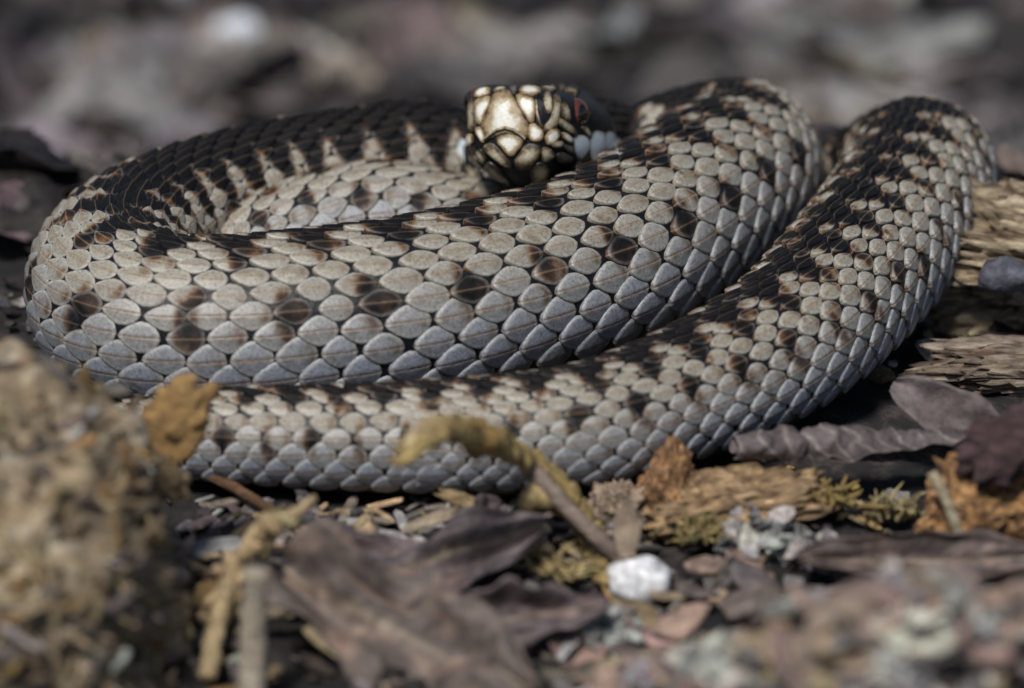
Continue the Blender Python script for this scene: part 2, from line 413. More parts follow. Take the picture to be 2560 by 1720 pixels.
def build_scales():
    out = []
    for (s0, s1, N, Lf) in ((0.5, S_SPLIT + 1.5, 15, 0.58), (S_SPLIT - 1.5, S_IN, 21, 0.465), (S_IN - 1.0, STOT - 1.0, 17, 0.60)):
        ang, h = row_angles(N)
        dens = (1 + 0.75 * RAD * KAP) / (Lf * RAD); Q = np.concatenate([[0], np.cumsum(dens[:-1] * STEP)])
        q0, q1 = np.interp([s0, s1], SG, Q)
        for j in range(-h - 1, h + 1 + 1):
            aj = abs(j)
            if aj <= h:
                th = ang[aj]; W = (ang[min(aj + 1, h)] - ang[max(aj - 1, 0)]) / (2 if 0 < aj < h else 1)
                if aj == 0: W = ang[1]
            else: th = ang[h] + 15.0 * 10 / h * 0.9; W = 17.0 * 10 / h
            off = 0.5 * (aj % 2)
            qi = np.arange(math.ceil(q0) + off - 0.5, q1 - 0.1)
            sc = np.interp(qi, Q, SG)
            for s in sc: out.append((s, math.copysign(R(th), j) if j else 0.0, R(W), Lf, min(aj / h, 1.1)))
    return np.array(out)
SC = build_scales()
nS = len(SC)
s_c, th_c, W_c, Lf_c, low_c = SC.T
th_c = th_c + (nprs.rand(nS) - .5) * 0.10 * W_c
r_c = np.interp(s_c, SG, RAD); L_c = Lf_c * r_c / (1 + 0.75 * r_c * np.interp(s_c, SG, KAP))
s_c = s_c + (nprs.rand(nS) - .5) * 0.07 * L_c
szl = 1 + 0.16 * (nprs.rand(nS) - .5); szw = 1 + 0.18 * (nprs.rand(nS) - .5)
ox, oy = outline(1.3, 2.2)
A = np.zeros((nS, VS)); B = np.zeros((nS, VS)); RH = np.zeros(VS)
for q, rr in enumerate(RINGS):
    sl = slice(1 + q * NSEG, 1 + (q + 1) * NSEG); A[:, sl] = ox * rr; B[:, sl] = oy * rr; RH[sl] = min(rr, 1.0)
wf = np.interp(low_c, [0, 0.3, 0.7, 1.0, 1.1], [0.58, 0.61, 0.69, 0.79, 0.68])
lf = np.interp(low_c, [0, 0.6, 1.0], [0.485, 0.48, 0.475])
sv = s_c[:, None] + A * (lf * szl * L_c)[:, None]
tv = th_c[:, None] + B * (wf * szw * W_c)[:, None]
hh = (0.022 - 0.058 * A) + 0.035 * (1 - (RH ** 2)[None]) + 0.02 + (0.055 * (1 - 0.7 * np.clip(low_c - .4, 0, 1)))[:, None] * np.clip(1 - np.abs(B) / 0.55, 0, 1) ** 1.5
hh = hh * L_c[:, None]
edge = np.zeros(VS); edge[1 + 4 * NSEG:] = 1; 
hh = np.where(edge[None] > 0, -0.03 * L_c[:, None], hh); 
r3 = slice(1 + 3 * NSEG, 1 + 4 * NSEG); hh[:, r3] -= 0.022 * L_c[:, None]
SP_, SNR = surf(sv, tv, hh)
PAT, ROWV = pattern(sv, tv)
PC, _ = pattern(s_c, th_c)
rnd = nprs.rand(nS); lowdark = (low_c > 0.5) * (0.5 + 2.2 * rnd)
# each scale takes most of its tone from its own centre and shifts towards its head end
tw = np.clip(1 - np.abs(PC - 0.45) / 0.45, 0, 1)[:, None]
pw = np.interp(s_c, SG, np.interp(np.arange(NS), _ci, ([.55] * 11 + [.95] * 10 + [.7] + [.55] * 40)[:len(_ci)]))[:, None]
PAT = pw * PAT + (1 - pw) * PC[:, None] + 0.38 * A * tw + 0.10 * np.clip(A, 0, 1) * lowdark[:, None]
lowv = np.clip((low_c - 0.55) * 2.2, 0, 1)
att1 = np.stack([A * .5 + .5, B * .5 + .5, np.clip(PAT, 0, 1), np.ones_like(A)], -1)
att2 = np.stack([np.broadcast_to(RH, A.shape), np.broadcast_to(lowv[:, None], A.shape), np.broadcast_to(rnd[:, None], A.shape), np.ones_like(A)], -1)
# how much each scale shows from the photograph's side
cpos = SP_[:, 0]; cn = SNR[:, 0]
px, py, dd = proj(cpos)
vdir = CAM - cpos; vlen = np.linalg.norm(vdir, axis=1); vdir = vdir / vlen[:, None]
facing = np.einsum('ij,ij->i', vdir, cn)
area = np.clip(facing, 0, 1) * (L_c * W_c * r_c)
ok = (facing > 0.12) & (px > 0) & (px < 2560) & (py > 0) & (py < 1720)
score = np.zeros(nS)
for i in np.nonzero(ok)[0]:
    o = cpos[i] + cn[i] * 0.8
    if BVH.ray_cast(Vector(o), Vector(vdir[i]), 600)[0] is None: score[i] = area[i]
order = np.argsort(-score); top = [int(i) for i in order[:300] if score[i] > 0]
rest = np.setdiff1d(np.arange(nS), top)
rest = rest[(cpos[rest][:, 2] > -6)]
for i in top:
    mk('scale', SP_[i], SF, M_SCALE, snake, None, True, {'sc': att1[i], 'sc2': att2[i]})
Fa = []
for k in range(len(rest)):
    b0 = k * VS
    Fa.extend([tuple(v + b0 for v in f) for f in SF])
o = mk('scale_covering', SP_[rest].reshape(-1, 3), Fa, M_SCALE, snake, None, True, {'sc': att1[rest].reshape(-1, 4), 'sc2': att2[rest].reshape(-1, 4)})
o['kind'] = 'stuff'
#--HEAD--
# ------------------------------------------------------------------ head shields and eyes
def zc(p): return (1080 + p[0] / 4.127, 180 + p[1] / 4.127)
HC = H_TIP - HF * 8
def on_head(px, py):
    d = ray(px, py)
    hit, nrm, _, _ = BVH.ray_cast(Vector(CAM + d * 500), Vector(d), 400)
    dep = (HC - CAM) @ FWD
    if hit is not None and abs((np.array(hit) - CAM) @ FWD - dep) < 34:
        n_ = np.array(nrm); n_ = n_ if n_ @ d < 0 else -n_
        return np.array(hit), n_
    q = CAM + d * (dep / (d @ FWD))
    hit, nrm, _, _ = BVH.find_nearest(Vector(q))
    n_ = np.array(nrm); n_ = n_ if n_ @ (np.array(hit) - HC) > 0 else -n_
    return np.array(hit), n_
def chaikin(P, k=2):
    P = np.array(P, float)
    for _ in range(k):
        Q = np.roll(P, -1, 0); P = np.stack([0.78 * P + 0.22 * Q, 0.22 * P + 0.78 * Q], 1).reshape(-1, 2)
    return P
def resample(P, n):
    Q = np.vstack([P, P[:1]]); d = np.concatenate([[0], np.cumsum(np.linalg.norm(np.diff(Q, axis=0), axis=1))])
    t = np.linspace(0, d[-1], n, endpoint=False)
    return np.stack([np.interp(t, d, Q[:, k]) for k in (0, 1)], 1)
def shield(name, pts, kind, h=0.5, label=None):
    P = resample(chaikin([zc(p) for p in pts]), 22); c = P.mean(0); P = c + (P - c) * {'nasal_shield': 1.28, 'cheek_scale': 1.3, 'brow_shield': 1.2, 'lower_lip_scale': 1.18, 'chin_shield': 1.1}.get(name, 1.13) * (1.14 if kind == 'blue' else 1.0); h = 0.3 if kind == 'blue' else h
    rings = [0.0, 0.42, 0.72, 0.9, 0.98, 1.0]
    V = []; A2 = []
    for q, rr in enumerate(rings):
        pp = [c] if q == 0 else [c + (p - c) * rr for p in P]
        for p in pp:
            x, n_ = on_head(*p)
            hh_ = [h * 1.1, h * 1.08, h, h * 0.88, h * 0.6, -0.15][q]
            V.append(x + n_ * hh_); A2.append((rr, 0, 0, 1))
    n = 22; F = [(0, 1 + k, 1 + (k + 1) % n) for k in range(n)]
    for q in range(len(rings) - 2):
        for k in range(n):
            a = 1 + q * n + k; b = 1 + q * n + (k + 1) % n; F.append((a, a + n, b + n, b))
    o = mk(name, V, F, M_SH[kind], snake, None, True, {'sc2': A2})
    return o
SHIELDS = [
 ('snout_shield', [(640, 250), (720, 208), (800, 215), (850, 300), (905, 400), (985, 535), (985, 640), (960, 690), (880, 655), (770, 625), (660, 655), (580, 690), (535, 600), (525, 545), (570, 440), (615, 320)], 'cream'),
 ('rostral_shield', [(655, 700), (690, 660), (780, 640), (880, 655), (955, 705), (890, 810), (825, 875), (740, 805)], 'cream'),
 ('snout_shield', [(455, 300), (560, 262), (612, 265), (600, 340), (515, 545), (470, 530), (455, 400)], 'cream'),
 ('snout_shield', [(870, 235), (960, 250), (1062, 285), (1065, 500), (1010, 530), (930, 400), (880, 310)], 'cream'),
 ('crown_shield', [(448, 225), (515, 172), (610, 178), (600, 240), (460, 282)], 'cream'),
 ('crown_shield', [(625, 200), (690, 172), (765, 175), (735, 205), (640, 225)], 'tan'),
 ('crown_shield', [(785, 178), (880, 160), (875, 225), (845, 250), (800, 205)], 'dark'),
 ('crown_shield', [(895, 195), (960, 152), (1090, 170), (1130, 205), (1062, 270), (900, 228)], 'cream'),
 ('crown_shield', [(1115, 160), (1290, 155), (1290, 190), (1220, 225), (1140, 190)], 'tan'),
 ('brow_shield', [(1305, 170), (1420, 140), (1525, 150), (1490, 222), (1330, 200)], 'tan'),
 ('brow_shield', [(345, 240), (440, 200), (440, 270), (360, 290)], 'dark'),
 ('nasal_shield', [(1072, 275), (1095, 400), (1140, 570), (1090, 530), (1068, 430)], 'tan'),
 ('nasal_shield', [(1160, 235), (1225, 250), (1235, 400), (1190, 430), (1150, 330)], 'tan'),
 ('nasal_shield', [(1245, 265), (1305, 290), (1312, 400), (1275, 560), (1180, 605), (1150, 560), (1235, 450)], 'tan'),
 ('cheek_scale', [(1322, 335), (1385, 345), (1420, 500), (1335, 480)], 'tan'),
 ('cheek_scale', [(1285, 480), (1340, 490), (1450, 570), (1470, 650), (1400, 622), (1310, 560)], 'tan'),
 ('cheek_scale', [(1535, 570), (1580, 562), (1632, 650), (1585, 665)], 'tan'),
 ('cheek_scale', [(400, 300), (442, 290), (445, 400), (470, 555), (405, 610), (388, 450)], 'tan'),
 ('upper_lip_scale', [(998, 550), (1060, 522), (1152, 610), (1132, 702), (1062, 718), (998, 690)], 'cream'),
 ('upper_lip_scale', [(1165, 645), (1240, 568), (1302, 598), (1312, 660), (1240, 752), (1162, 742)], 'cream'),
 ('upper_lip_scale', [(1332, 618), (1382, 628), (1452, 700), (1420, 738), (1338, 692)], 'cream'),
 ('upper_lip_scale', [(1455, 670), (1602, 678), (1608, 790), (1530, 878), (1472, 832)], 'blue'),
 ('upper_lip_scale', [(1618, 690), (1700, 628), (1772, 660), (1772, 822), (1700, 912), (1648, 882)], 'blue'),
 ('upper_lip_scale', [(1780, 660), (1850, 638), (1895, 700), (1880, 862), (1830, 902), (1788, 872)], 'blue'),
 ('upper_lip_scale', [(1895, 710), (1960, 715), (2000, 790), (1945, 852), (1888, 835)], 'blue'),
 ('upper_lip_scale', [(458, 560), (520, 568), (568, 690), (530, 742), (466, 642)], 'cream'),
 ('upper_lip_scale', [(368, 650), (422, 628), (432, 742), (390, 772)], 'cream'),
 ('upper_lip_scale', [(265, 740), (350, 675), (345, 760), (312, 800), (332, 920), (290, 932), (258, 850)], 'blue'),
 ('lower_lip_scale', [(528, 790), (620, 730), (690, 780), (832, 962), (780, 972), (640, 892)], 'tan'),
 ('lower_lip_scale', [(895, 860), (980, 738), (1105, 768), (1112, 832), (1030, 962), (900, 992), (858, 922)], 'tan'),
 ('lower_lip_scale', [(1128, 790), (1182, 772), (1272, 850), (1200, 902), (1138, 932)], 'tan'),
 ('lower_lip_scale', [(1285, 850), (1330, 820), (1442, 880), (1390, 932), (1292, 922)], 'dark'),
 ('lower_lip_scale', [(1205, 725), (1330, 700), (1342, 762), (1250, 785)], 'tan'),
 ('lower_lip_scale', [(1350, 740), (1452, 770), (1442, 842), (1358, 800)], 'dark'),
 ('lower_lip_scale', [(456, 835), (512, 780), (562, 900), (540, 945)], 'tan'),
 ('lower_lip_scale', [(365, 890), (440, 848), (540, 970), (480, 985)], 'tan'),
 ('chin_shield', [(552, 950), (612, 918), (862, 1160), (760, 1192), (598, 1042)], 'tan'),
 ('chin_shield', [(1022, 985), (1112, 918), (1205, 970), (1192, 1082), (1060, 1152), (1016, 1062)], 'tan'),
 ('chin_shield', [(335, 985), (372, 962), (492, 1090), (400, 1112)], 'tan'),
 ('chin_shield', [(1500, 910), (1532, 930), (1502, 1002), (1408, 1052)], 'tan'),
]
for nm, pts, kd in SHIELDS: shield(nm, pts, kd)
def snout_fold():
    up_ = [(560, 690), (610, 640), (680, 595), (765, 570), (850, 595), (920, 640), (975, 695)]
    V = []; A2 = []
    for i, p in enumerate(up_):
        for j in range(5):
            x, n_ = on_head(*zc((p[0], p[1] - 22 + j * 13))); V.append(x + n_ * (0.35 + 0.75 * math.sin(math.pi * j / 4))); A2.append((0.35 + .12 * j, 0, 0, 1))
    F = [(i * 5 + j, i * 5 + j + 1, i * 5 + j + 6, i * 5 + j + 5) for i in range(6) for j in range(4)]
    mk('snout_fold', V, F, M_SH['tan'], snake, None, True, {'sc2': A2})
snout_fold()
def eye(side):
    c = H_TIP - HF * 9.4 + HS * (side * 8.2) + HUP * 3.9
    out = HS * side * 0.74 + HF * 0.66 + HUP * 0.05; out /= np.linalg.norm(out)
    a = np.cross(out, HUP); a /= np.linalg.norm(a); b = np.cross(a, out)
    V = []; F = []; n1, n2 = 12, 20; r = 2.5
    for i in range(n1 + 1):
        t = math.pi * 0.62 * i / n1
        for j in range(n2):
            f = 2 * math.pi * j / n2
            V.append(c + r * (math.cos(t) * out + math.sin(t) * (math.cos(f) * a + math.sin(f) * b)))
    for i in range(n1):
        for j in range(n2): F.append((i * n2 + j, i * n2 + (j + 1) % n2, (i + 1) * n2 + (j + 1) % n2, (i + 1) * n2 + j))
    e = mk('eye', V, F, M_IRIS, snake)
    V = []; F = []
    for i in range(9):
        v = -1 + 2 * i / 8
        for s_ in (-1, -.5, 0, .5, 1):
            w = 0.30 * math.sqrt(max(0, 1 - v * v)) + 0.01
            dirv = out + a * (s_ * w) + b * (v * 0.85); dirv /= np.linalg.norm(dirv); V.append(c + dirv * (r + 0.08))
    for i in range(8):
        for j in range(4): F.append((5 * i + j, 5 * i + j + 1, 5 * i + j + 6, 5 * i + j + 5))
    mk('pupil', V, F, M_PUPIL, e)
eye(1); eye(-1)
#--LITTER--
# ------------------------------------------------------------------ litter shapes
def rotm(rx, ry, rz):
    cx, sx, cy, sy, cz, sz = math.cos(rx), math.sin(rx), math.cos(ry), math.sin(ry), math.cos(rz), math.sin(rz)
    Rx = np.array([[1, 0, 0], [0, cx, -sx], [0, sx, cx]]); Ry = np.array([[cy, 0, sy], [0, 1, 0], [-sy, 0, cy]]); Rz = np.array([[cz, -sz, 0], [sz, cz, 0], [0, 0, 1]])
    return Rz @ Ry @ Rx
def n3(x, y, z): return mnoise.noise(Vector((x, y, z)))
def leaf_mesh(L, W, curl=0.2, fold=0.2, seed=0, nu=12, nv=9, thick=0.22, rag=0.12, wave=0.08):
    top = []; sd = seed * 7.31
    for i in range(nu + 1):
        u = i / nu
        w = W * 0.5 * (math.sin(math.pi * min(1, max(0, 0.03 + 0.94 * u)) ** 0.85) ** 0.75)
        for j in range(nv + 1):
            v = -1 + 2 * j / nv
            edge = 1 + rag * n3(u * 6 + sd, v * 2, sd) * 2 * abs(v)
            x = (u - 0.5) * L; y = v * w * edge + 0.05 * L * n3(u * 1.5, sd, 1)
            z = curl * L * ((u - 0.5) ** 2) * 2 + fold * abs(v) * w * 2 + wave * W * n3(u * 4 + sd, v * 1.6, 5) * 1.6 + 0.16 * math.exp(-(v / 0.12) ** 2)
            z += 0.10 * math.cos((u * 9 - abs(v) * 1.6) * 2 * math.pi) * (1 - abs(v))
            top.append((x, y, z))
    top = np.array(top); bot = top - np.array([0, 0, thick]); n = (nu + 1) * (nv + 1); F = []
    for i in range(nu):
        for j in range(nv):
            a = i * (nv + 1) + j; q = (a, a + nv + 1, a + nv + 2, a + 1); F.append(q); F.append(tuple(x + n for x in q[::-1]))
    for i in range(nu):
        for j0 in (0, nv):
            a = i * (nv + 1) + j0; b = a + nv + 1; F.append((a, b, b + n, a + n) if j0 == nv else (b, a, a + n, b + n))
    return np.vstack([top, bot]), F
def flake_mesh(L, W, t, seed=0, n=9, curl=0.15):
    r = random.Random(seed); top = []
    for k in range(n):
        f = 2 * math.pi * (k + r.uniform(-.3, .3)) / n; q = r.uniform(0.72, 1.1)
        top.append((math.cos(f) * L / 2 * q, math.sin(f) * W / 2 * q))
    V = []
    for s_, zz in ((0.55, t * 0.55), (1.0, t * 0.35), (1.0, -t * 0.4), (0.6, -t * 0.5)):
        for (x, y) in top:
            V.append((x * s_, y * s_, zz + curl * L * (x * s_ / L) ** 2 * 2 + r.uniform(-.12, .12) * t))
    F = [tuple(range(n)), tuple(range(3 * n, 4 * n))[::-1]]
    for q in range(3):
        for k in range(n): F.append((q * n + k, (q + 1) * n + k, (q + 1) * n + (k + 1) % n, q * n + (k + 1) % n))
    return np.array(V), F
def splinter_mesh(L, W, t, seed=0):
    r = random.Random(seed); V = []; F = []; xs = [-.5, -.42, -.2, 0.05, .3, .44, .5]
    off = 0; 
    for i, x in enumerate(xs):
        e = {0: r.uniform(.1, .5), 6: r.uniform(.05, .4), 1: .8, 5: .75}.get(i, 1.0); off += r.uniform(-.06, .06) * W
        for (a, b) in ((-.5, -.5), (.5, -.45), (.55, .1), (.2, .5), (-.3, .45), (-.55, 0.0)):
            V.append((x * L + r.uniform(-.03, .03) * L, off + a * W * e * r.uniform(.85, 1.1), b * t * e * r.uniform(.8, 1.1)))
    for i in range(6):
        for k in range(6): F.append((i * 6 + k, i * 6 + (k + 1) % 6, (i + 1) * 6 + (k + 1) % 6, (i + 1) * 6 + k))
    F.append(tuple(range(6))[::-1]); F.append(tuple(range(36, 42)))
    return np.array(V), F
def tube_mesh(P, rad, nseg=10, rough=0.12, seed=0, sub=10):
    P = np.array(P, float); rad = np.broadcast_to(np.asarray(rad, float), (len(P),))
    C = catmull(np.column_stack([P, rad]), step=max(0.4, float(np.mean(rad)) * 0.6)); n = len(C)
    T = np.gradient(C[:, :3], axis=0); T /= np.linalg.norm(T, axis=1)[:, None] + 1e-9
    V = []; up = np.array([0.1, -0.3, 1.0])
    for i in range(n):
        a = np.cross(T[i], up); a /= np.linalg.norm(a); b = np.cross(a, T[i])
        for k in range(nseg):
            f = 2 * math.pi * k / nseg; d = a * math.cos(f) + b * math.sin(f)
            rr = C[i, 3] * (1 + rough * 2 * n3(*(C[i, :3] * 0.35 + d * 1.2 + seed)))
            V.append(C[i, :3] + d * rr)
    F = []
    for i in range(n - 1):
        for k in range(nseg): F.append((i * nseg + k, i * nseg + (k + 1) % nseg, (i + 1) * nseg + (k + 1) % nseg, (i + 1) * nseg + k))
    F.append(tuple(range(nseg))[::-1]); F.append(tuple(range((n - 1) * nseg, n * nseg)))
    return np.array(V), F
_ico = {}
def ico(sub):
    if sub not in _ico:
        bm = bmesh.new(); bmesh.ops.create_icosphere(bm, subdivisions=sub, radius=1)
        _ico[sub] = (np.array([v.co[:] for v in bm.verts]), [tuple(v.index for v in f.verts) for f in bm.faces]); bm.free()
    return _ico[sub]
def chunk_mesh(rx, ry, rz, sub=3, amp=0.25, freq=1.6, seed=0, box=2.6, fib=None, fine=0.08):
    V0, F = ico(sub); out = []; sd = seed * 3.7
    for v in V0:
        q = (abs(v[0]) ** box + abs(v[1]) ** box + abs(v[2]) ** box) ** (-1 / box)
        p = v * q; f = np.array([freq] * 3) if fib is None else np.array(fib)
        w = p * f + sd
        d = 1 + amp * n3(*w) * 1.6 + amp * 0.6 * n3(*(w * 2.3 + 5)) + fine * n3(*(w * 6.1)) + fine * n3(*(w * 12.7))
        out.append(p * d * np.array([rx, ry, rz]))
    return np.array(out), F

def leaf_col(nu, nv, base, seed):
    C = []
    for i in range(nu + 1):
        u = i / nu
        for j in range(nv + 1):
            v = -1 + 2 * j / nv
            mid = math.exp(-(v / .05) ** 2); side = max(0, math.cos((u * 8 - abs(v) * 1.5 + .15 * n3(u * 5, v * 3, seed)) * 2 * math.pi)) ** 14
            blot = n3(u * 5 + seed, v * 2.2, 2) + .6 * n3(u * 13, v * 6, seed)
            k = (1 + .75 * blot) * (1 - .45 * max(0, n3(u * 9, v * 4, seed + 3)))
            c = np.array(base) * max(.3, k) * np.array((1 + .25 * max(0, blot), 1, 1 - .2 * max(0, blot)))
            C.append((*np.clip(c + (np.array((.30, .24, .17)) - c) * min(.8, .7 * mid + .4 * side * (1 - abs(v) * .5)), 0, 1), 1))
    return np.vstack([C, C])
C_PURP, C_TAUPE, C_GREY, C_TAN, C_OCH = (.075, .066, .068), (.145, .122, .108), (.22, .21, .205), (.30, .23, .14), (.27, .17, .07)
C_DARK, C_PALE, C_PINK, C_ORNG = (.022, .018, .018), (.50, .48, .43), (.29, .205, .17), (.36, .19, .07)
def thing(name, VF, mat, colr, loc, label, cat, group=None, rot=(0, 0, 0), seed=0, var=0.1, smooth=True, world_verts=False):
    V, F = VF
    V = V if world_verts else V @ rotm(*rot).T
    c = col_attr(len(V), colr, var, seed) if len(np.shape(colr)) == 1 else colr
    if world_verts: o = mk(name, V, F, mat, None, loc, smooth, {'col': c})
    else:
        o = mk(name, V, F, mat, None, None, smooth, {'col': c}); o.location = Vector(np.asarray(loc) * U)
    return tag(o, label, cat, group)
def part(name, VF, mat, colr, parent, seed=0, var=0.1, smooth=True):
    """child whose vertices are given in scene coordinates"""
    V, F = VF; loc = np.array(parent.location) / U
    c = col_attr(len(V), colr, var, seed) if len(np.shape(colr)) == 1 else colr
    return mk(name, V - loc, F, mat, parent, None, smooth, {'col': c})
class Acc:
    def __init__(s): s.V = []; s.F = []; s.C = []; s.n = 0
    def add(s, VF, loc, rot, c, var=0.1):
        V, F = VF; V = V @ rotm(*rot).T + np.asarray(loc)
        s.F.extend([tuple(i + s.n for i in f) for f in F]); s.V.append(V); s.n += len(V)
        s.C.append(col_attr(len(V), c, var, s.n))
    def build(s, name, mat, label, smooth=True):
        o = mk(name, np.vstack(s.V), s.F, mat, None, None, smooth, {'col': np.vstack(s.C)})
        return tag(o, label, None, None, 'stuff')
def pick(*cw):
    return rng.choices([c for c, w in cw], [w for c, w in cw])[0]
def vary(c, a=0.3):
    k = 1 + rng.uniform(-a, a); return tuple(min(.9, x * k * (1 + rng.uniform(-.07, .07))) for x in c)

# ------------------------------------------------------------------ leaf litter behind the snake
leafs = [leaf_mesh(1, .55, rng.uniform(-.2, .35), rng.uniform(0, .35), k, 7, 5, 0.012, .2, .10) for k in range(10)]
flakes = [flake_mesh(1, .6, .16, k, 8, rng.uniform(0, .3)) for k in range(10)]
splints = [splinter_mesh(1, .22, .14, k) for k in range(10)]
def scl(VF, s): return (VF[0] * s, VF[1])
acc = Acc()
for k in range(2100):
    y = 62 + 640 * rng.random() ** 1.05; x = rng.uniform(-1, 1) * (125 + 0.22 * y)
    big = (1 + max(0, y - 70) / 600) * rng.uniform(11, 30)
    zn = n3(x / 75, y / 170, 4.2) + .4 * n3(x / 30, y / 60, 1.7)
    c = vary(pick((C_DARK, 6), (C_PURP, 3)) if zn < .0 else pick((C_GREY, 4), (C_TAUPE, 3), (C_PALE, .5), (C_TAN, .6)) if zn > .16 else pick((C_PURP, 4), (C_TAUPE, 4), (C_GREY, 1), (C_DARK, 1.5)), .3)
    acc.add(scl(rng.choice(leafs), big), (x, y, ground_h(x, y) + rng.uniform(0, 2.6) + .12 * big), (rng.uniform(-.5, .5), rng.uniform(-.45, .45), rng.uniform(0, 6.3)), c)
for k in range(1800):
    y = 60 + 640 * rng.random() ** 1.05; x = rng.uniform(-1, 1) * (125 + 0.22 * y)
    big = (1 + max(0, y - 70) / 600) * rng.uniform(4, 13)
    zn = n3(x / 75, y / 170, 4.2) + .4 * n3(x / 30, y / 60, 1.7)
    c = vary(pick((C_DARK, 6), (C_PURP, 3), (C_TAUPE, 1)) if zn < .0 else pick((C_GREY, 4), (C_TAUPE, 2), (C_PALE, 1.2), (C_TAN, .8)) if zn > .16 else pick((C_PURP, 4), (C_TAUPE, 4), (C_GREY, 2), (C_TAN, .6)), .3)
    acc.add(scl(rng.choice(flakes), big), (x, y, ground_h(x, y) + rng.uniform(0.5, 4)), (rng.uniform(-.6, .6), rng.uniform(-.6, .6), rng.uniform(0, 6.3)), c)
acc.build('leaf_litter', M_LEAF, 'brown and grey dead leaves and crumbs covering the ground behind the snake')
for k in range(36):
    px_, py_ = rng.uniform(0, 2560), rng.uniform(10, 250)
    if abs(px_ - 625) < 260 and py_ > 90: px_ += 700
    p = ray_ground(px_, py_, 3.0)
    cb = pick((C_PURP, 3), (C_TAUPE, 4), (C_GREY, 3), (C_PINK, 1)); c = vary(cb, .2); cn_ = {C_PURP: 'dark purplish', C_TAUPE: 'taupe', C_GREY: 'pale grey', C_PINK: 'reddish'}[cb]
    sz = rng.uniform(18, 30) * (1 + max(0, p[1] - 70) / 600)
    thing('dead_leaf', leaf_mesh(sz, sz * .5, rng.uniform(-.1, .3), rng.uniform(0, .3), 100 + k), M_LEAF, c, p, cn_ + ' dead leaf lying flat on the litter behind the snake', 'leaf', cn_ + ' dead leaves behind the snake',
          (rng.uniform(-.2, .5), rng.uniform(-.35, .35), rng.uniform(-.9, .9)), k)
def bgthing(px_, py_, up, *a, **k): return ray_ground(px_, py_, up)
for k, (px_, py_, sz, cc) in enumerate(((560, 165, 17, (.40, .38, .36)), (735, 165, 19, (.42, .40, .38)), (860, 215, 16, (.33, .29, .24)), (1150, 150, 18, (.34, .31, .26)), (1400, 135, 17, (.33, .31, .31)), (1650, 130, 16, (.38, .36, .35)),
        (2270, 40, 22, (.36, .37, .32)), (1920, 40, 18, (.33, .32, .33)), (230, 60, 20, (.30, .28, .28)), (150, 110, 18, (.28, .25, .24)), (1560, 250, 14, (.33, .29, .29)), (2530, 130, 18, (.40, .37, .40)), (2130, 290, 16, (.33, .34, .30)), (250, 250, 20, (.24, .20, .19)))):
    q = ray_ground(px_, py_, 5)
    f_ = 1 + max(0, q[1] - 70) / 600
    thing('leaf_scrap', leaf_mesh(sz * f_ * .8, sz * f_ * .6, .1, .2, 300 + k), M_LIT, cc, q, 'pale curled leaf scrap lying on top of the dark litter behind the snake', 'leaf', 'pale leaf scraps behind the snake', (.75, rng.uniform(-.3, .3), rng.uniform(-.5, .5)), k)
p = ray_ground(625, 112, 8)
thing('pale_petal', chunk_mesh(8.5, 6, 7.5, 3, .25, 1.5, 5), M_LIT, (.80, .86, .92), p, 'bluish white scrap like a petal on the litter behind the zigzag coil', 'petal')
for (a, b, r_, c, lb) in (((1850, 85), (2620, 75), 7.0, (.30, .26, .25), 'pale greyish fallen branch lying across the litter behind the snake'),
                          ((1480, 150), (2080, 105), 5.0, (.24, .21, .23), 'thin bluish grey fallen branch behind the middle hump of the snake'),
                          ((350, 240), (860, 195), 4.0, (.20, .17, .15), 'brown stick lying behind the zigzag coil')):
    A_, B_ = ray_ground(*a, r_ * .5), ray_ground(*b, r_ * .5); m_ = (A_ + B_) / 2 + np.array([0, rng.uniform(-6, 6), 1])
    thing('fallen_branch', tube_mesh([A_, (A_ * .7 + B_ * .3) + [0, 3, .8], m_, (A_ * .3 + B_ * .7) - [0, 3, .6], B_], [r_, r_ * .95, r_ * .85, r_ * .9, r_ * .6], 14, .2), M_WOOD, c, m_, lb, 'branch', world_verts=True)
p = ray_ground(95, 425, 2)
thing('dead_leaf', leaf_mesh(26, 11, .1, .15, 61), M_LEAF, (.50, .42, .28), p, 'pale straw coloured dead leaf beside the left bend of the coils', 'leaf', None, (.4, .1, .2), 61)
p = ray_ground(60, 560, 2)
thing('dead_leaf', leaf_mesh(30, 14, .2, .2, 62), M_LEAF, (.17, .12, .13), p, 'purplish dead leaf leaning beside the left bend of the coils', 'leaf', None, (.5, .2, 1.0), 62)

# ------------------------------------------------------------------ litter around and before the snake
acc = Acc()
def clear_of_snake(x, y, m=1.0):
    d = np.hypot(CEN[::8, 0] - x, CEN[::8, 1] - y) - RAD[::8] * 0.8
    return d[CEN[::8, 2] > 0].min() > m
n_ = 0
while n_ < 2600:
    y = rng.uniform(-135, 40); x = rng.uniform(-105, 118)
    if y > -48 and abs(x) < 60 and not clear_of_snake(x, y): continue
    if 44 < x < 80 and -36 < y < 8: n_ += 1; continue
    n_ += 1
    sz = rng.choice([2, 2.6, 3.2, 4, 5.2, 7]) * rng.uniform(.7, 1.2)
    c = vary(pick((C_TAUPE, 4), (C_GREY, 2.2), (C_TAN, 3), (C_OCH, 1.6), (C_DARK, 3.5), (C_PURP, 2.5), (C_PALE, .35)), .35)
    src = rng.choice(splints + flakes + leafs[:4])
    acc.add(scl(src, sz), (x, y, ground_h(x, y) + rng.uniform(0.1, 1.8)), (rng.uniform(-.7, .7), rng.uniform(-.6, .6), rng.uniform(0, 6.3)), c)
acc.build('wood_crumbs', M_LIT, 'fine splinters, crumbs and leaf scraps on the soil around the snake', False)
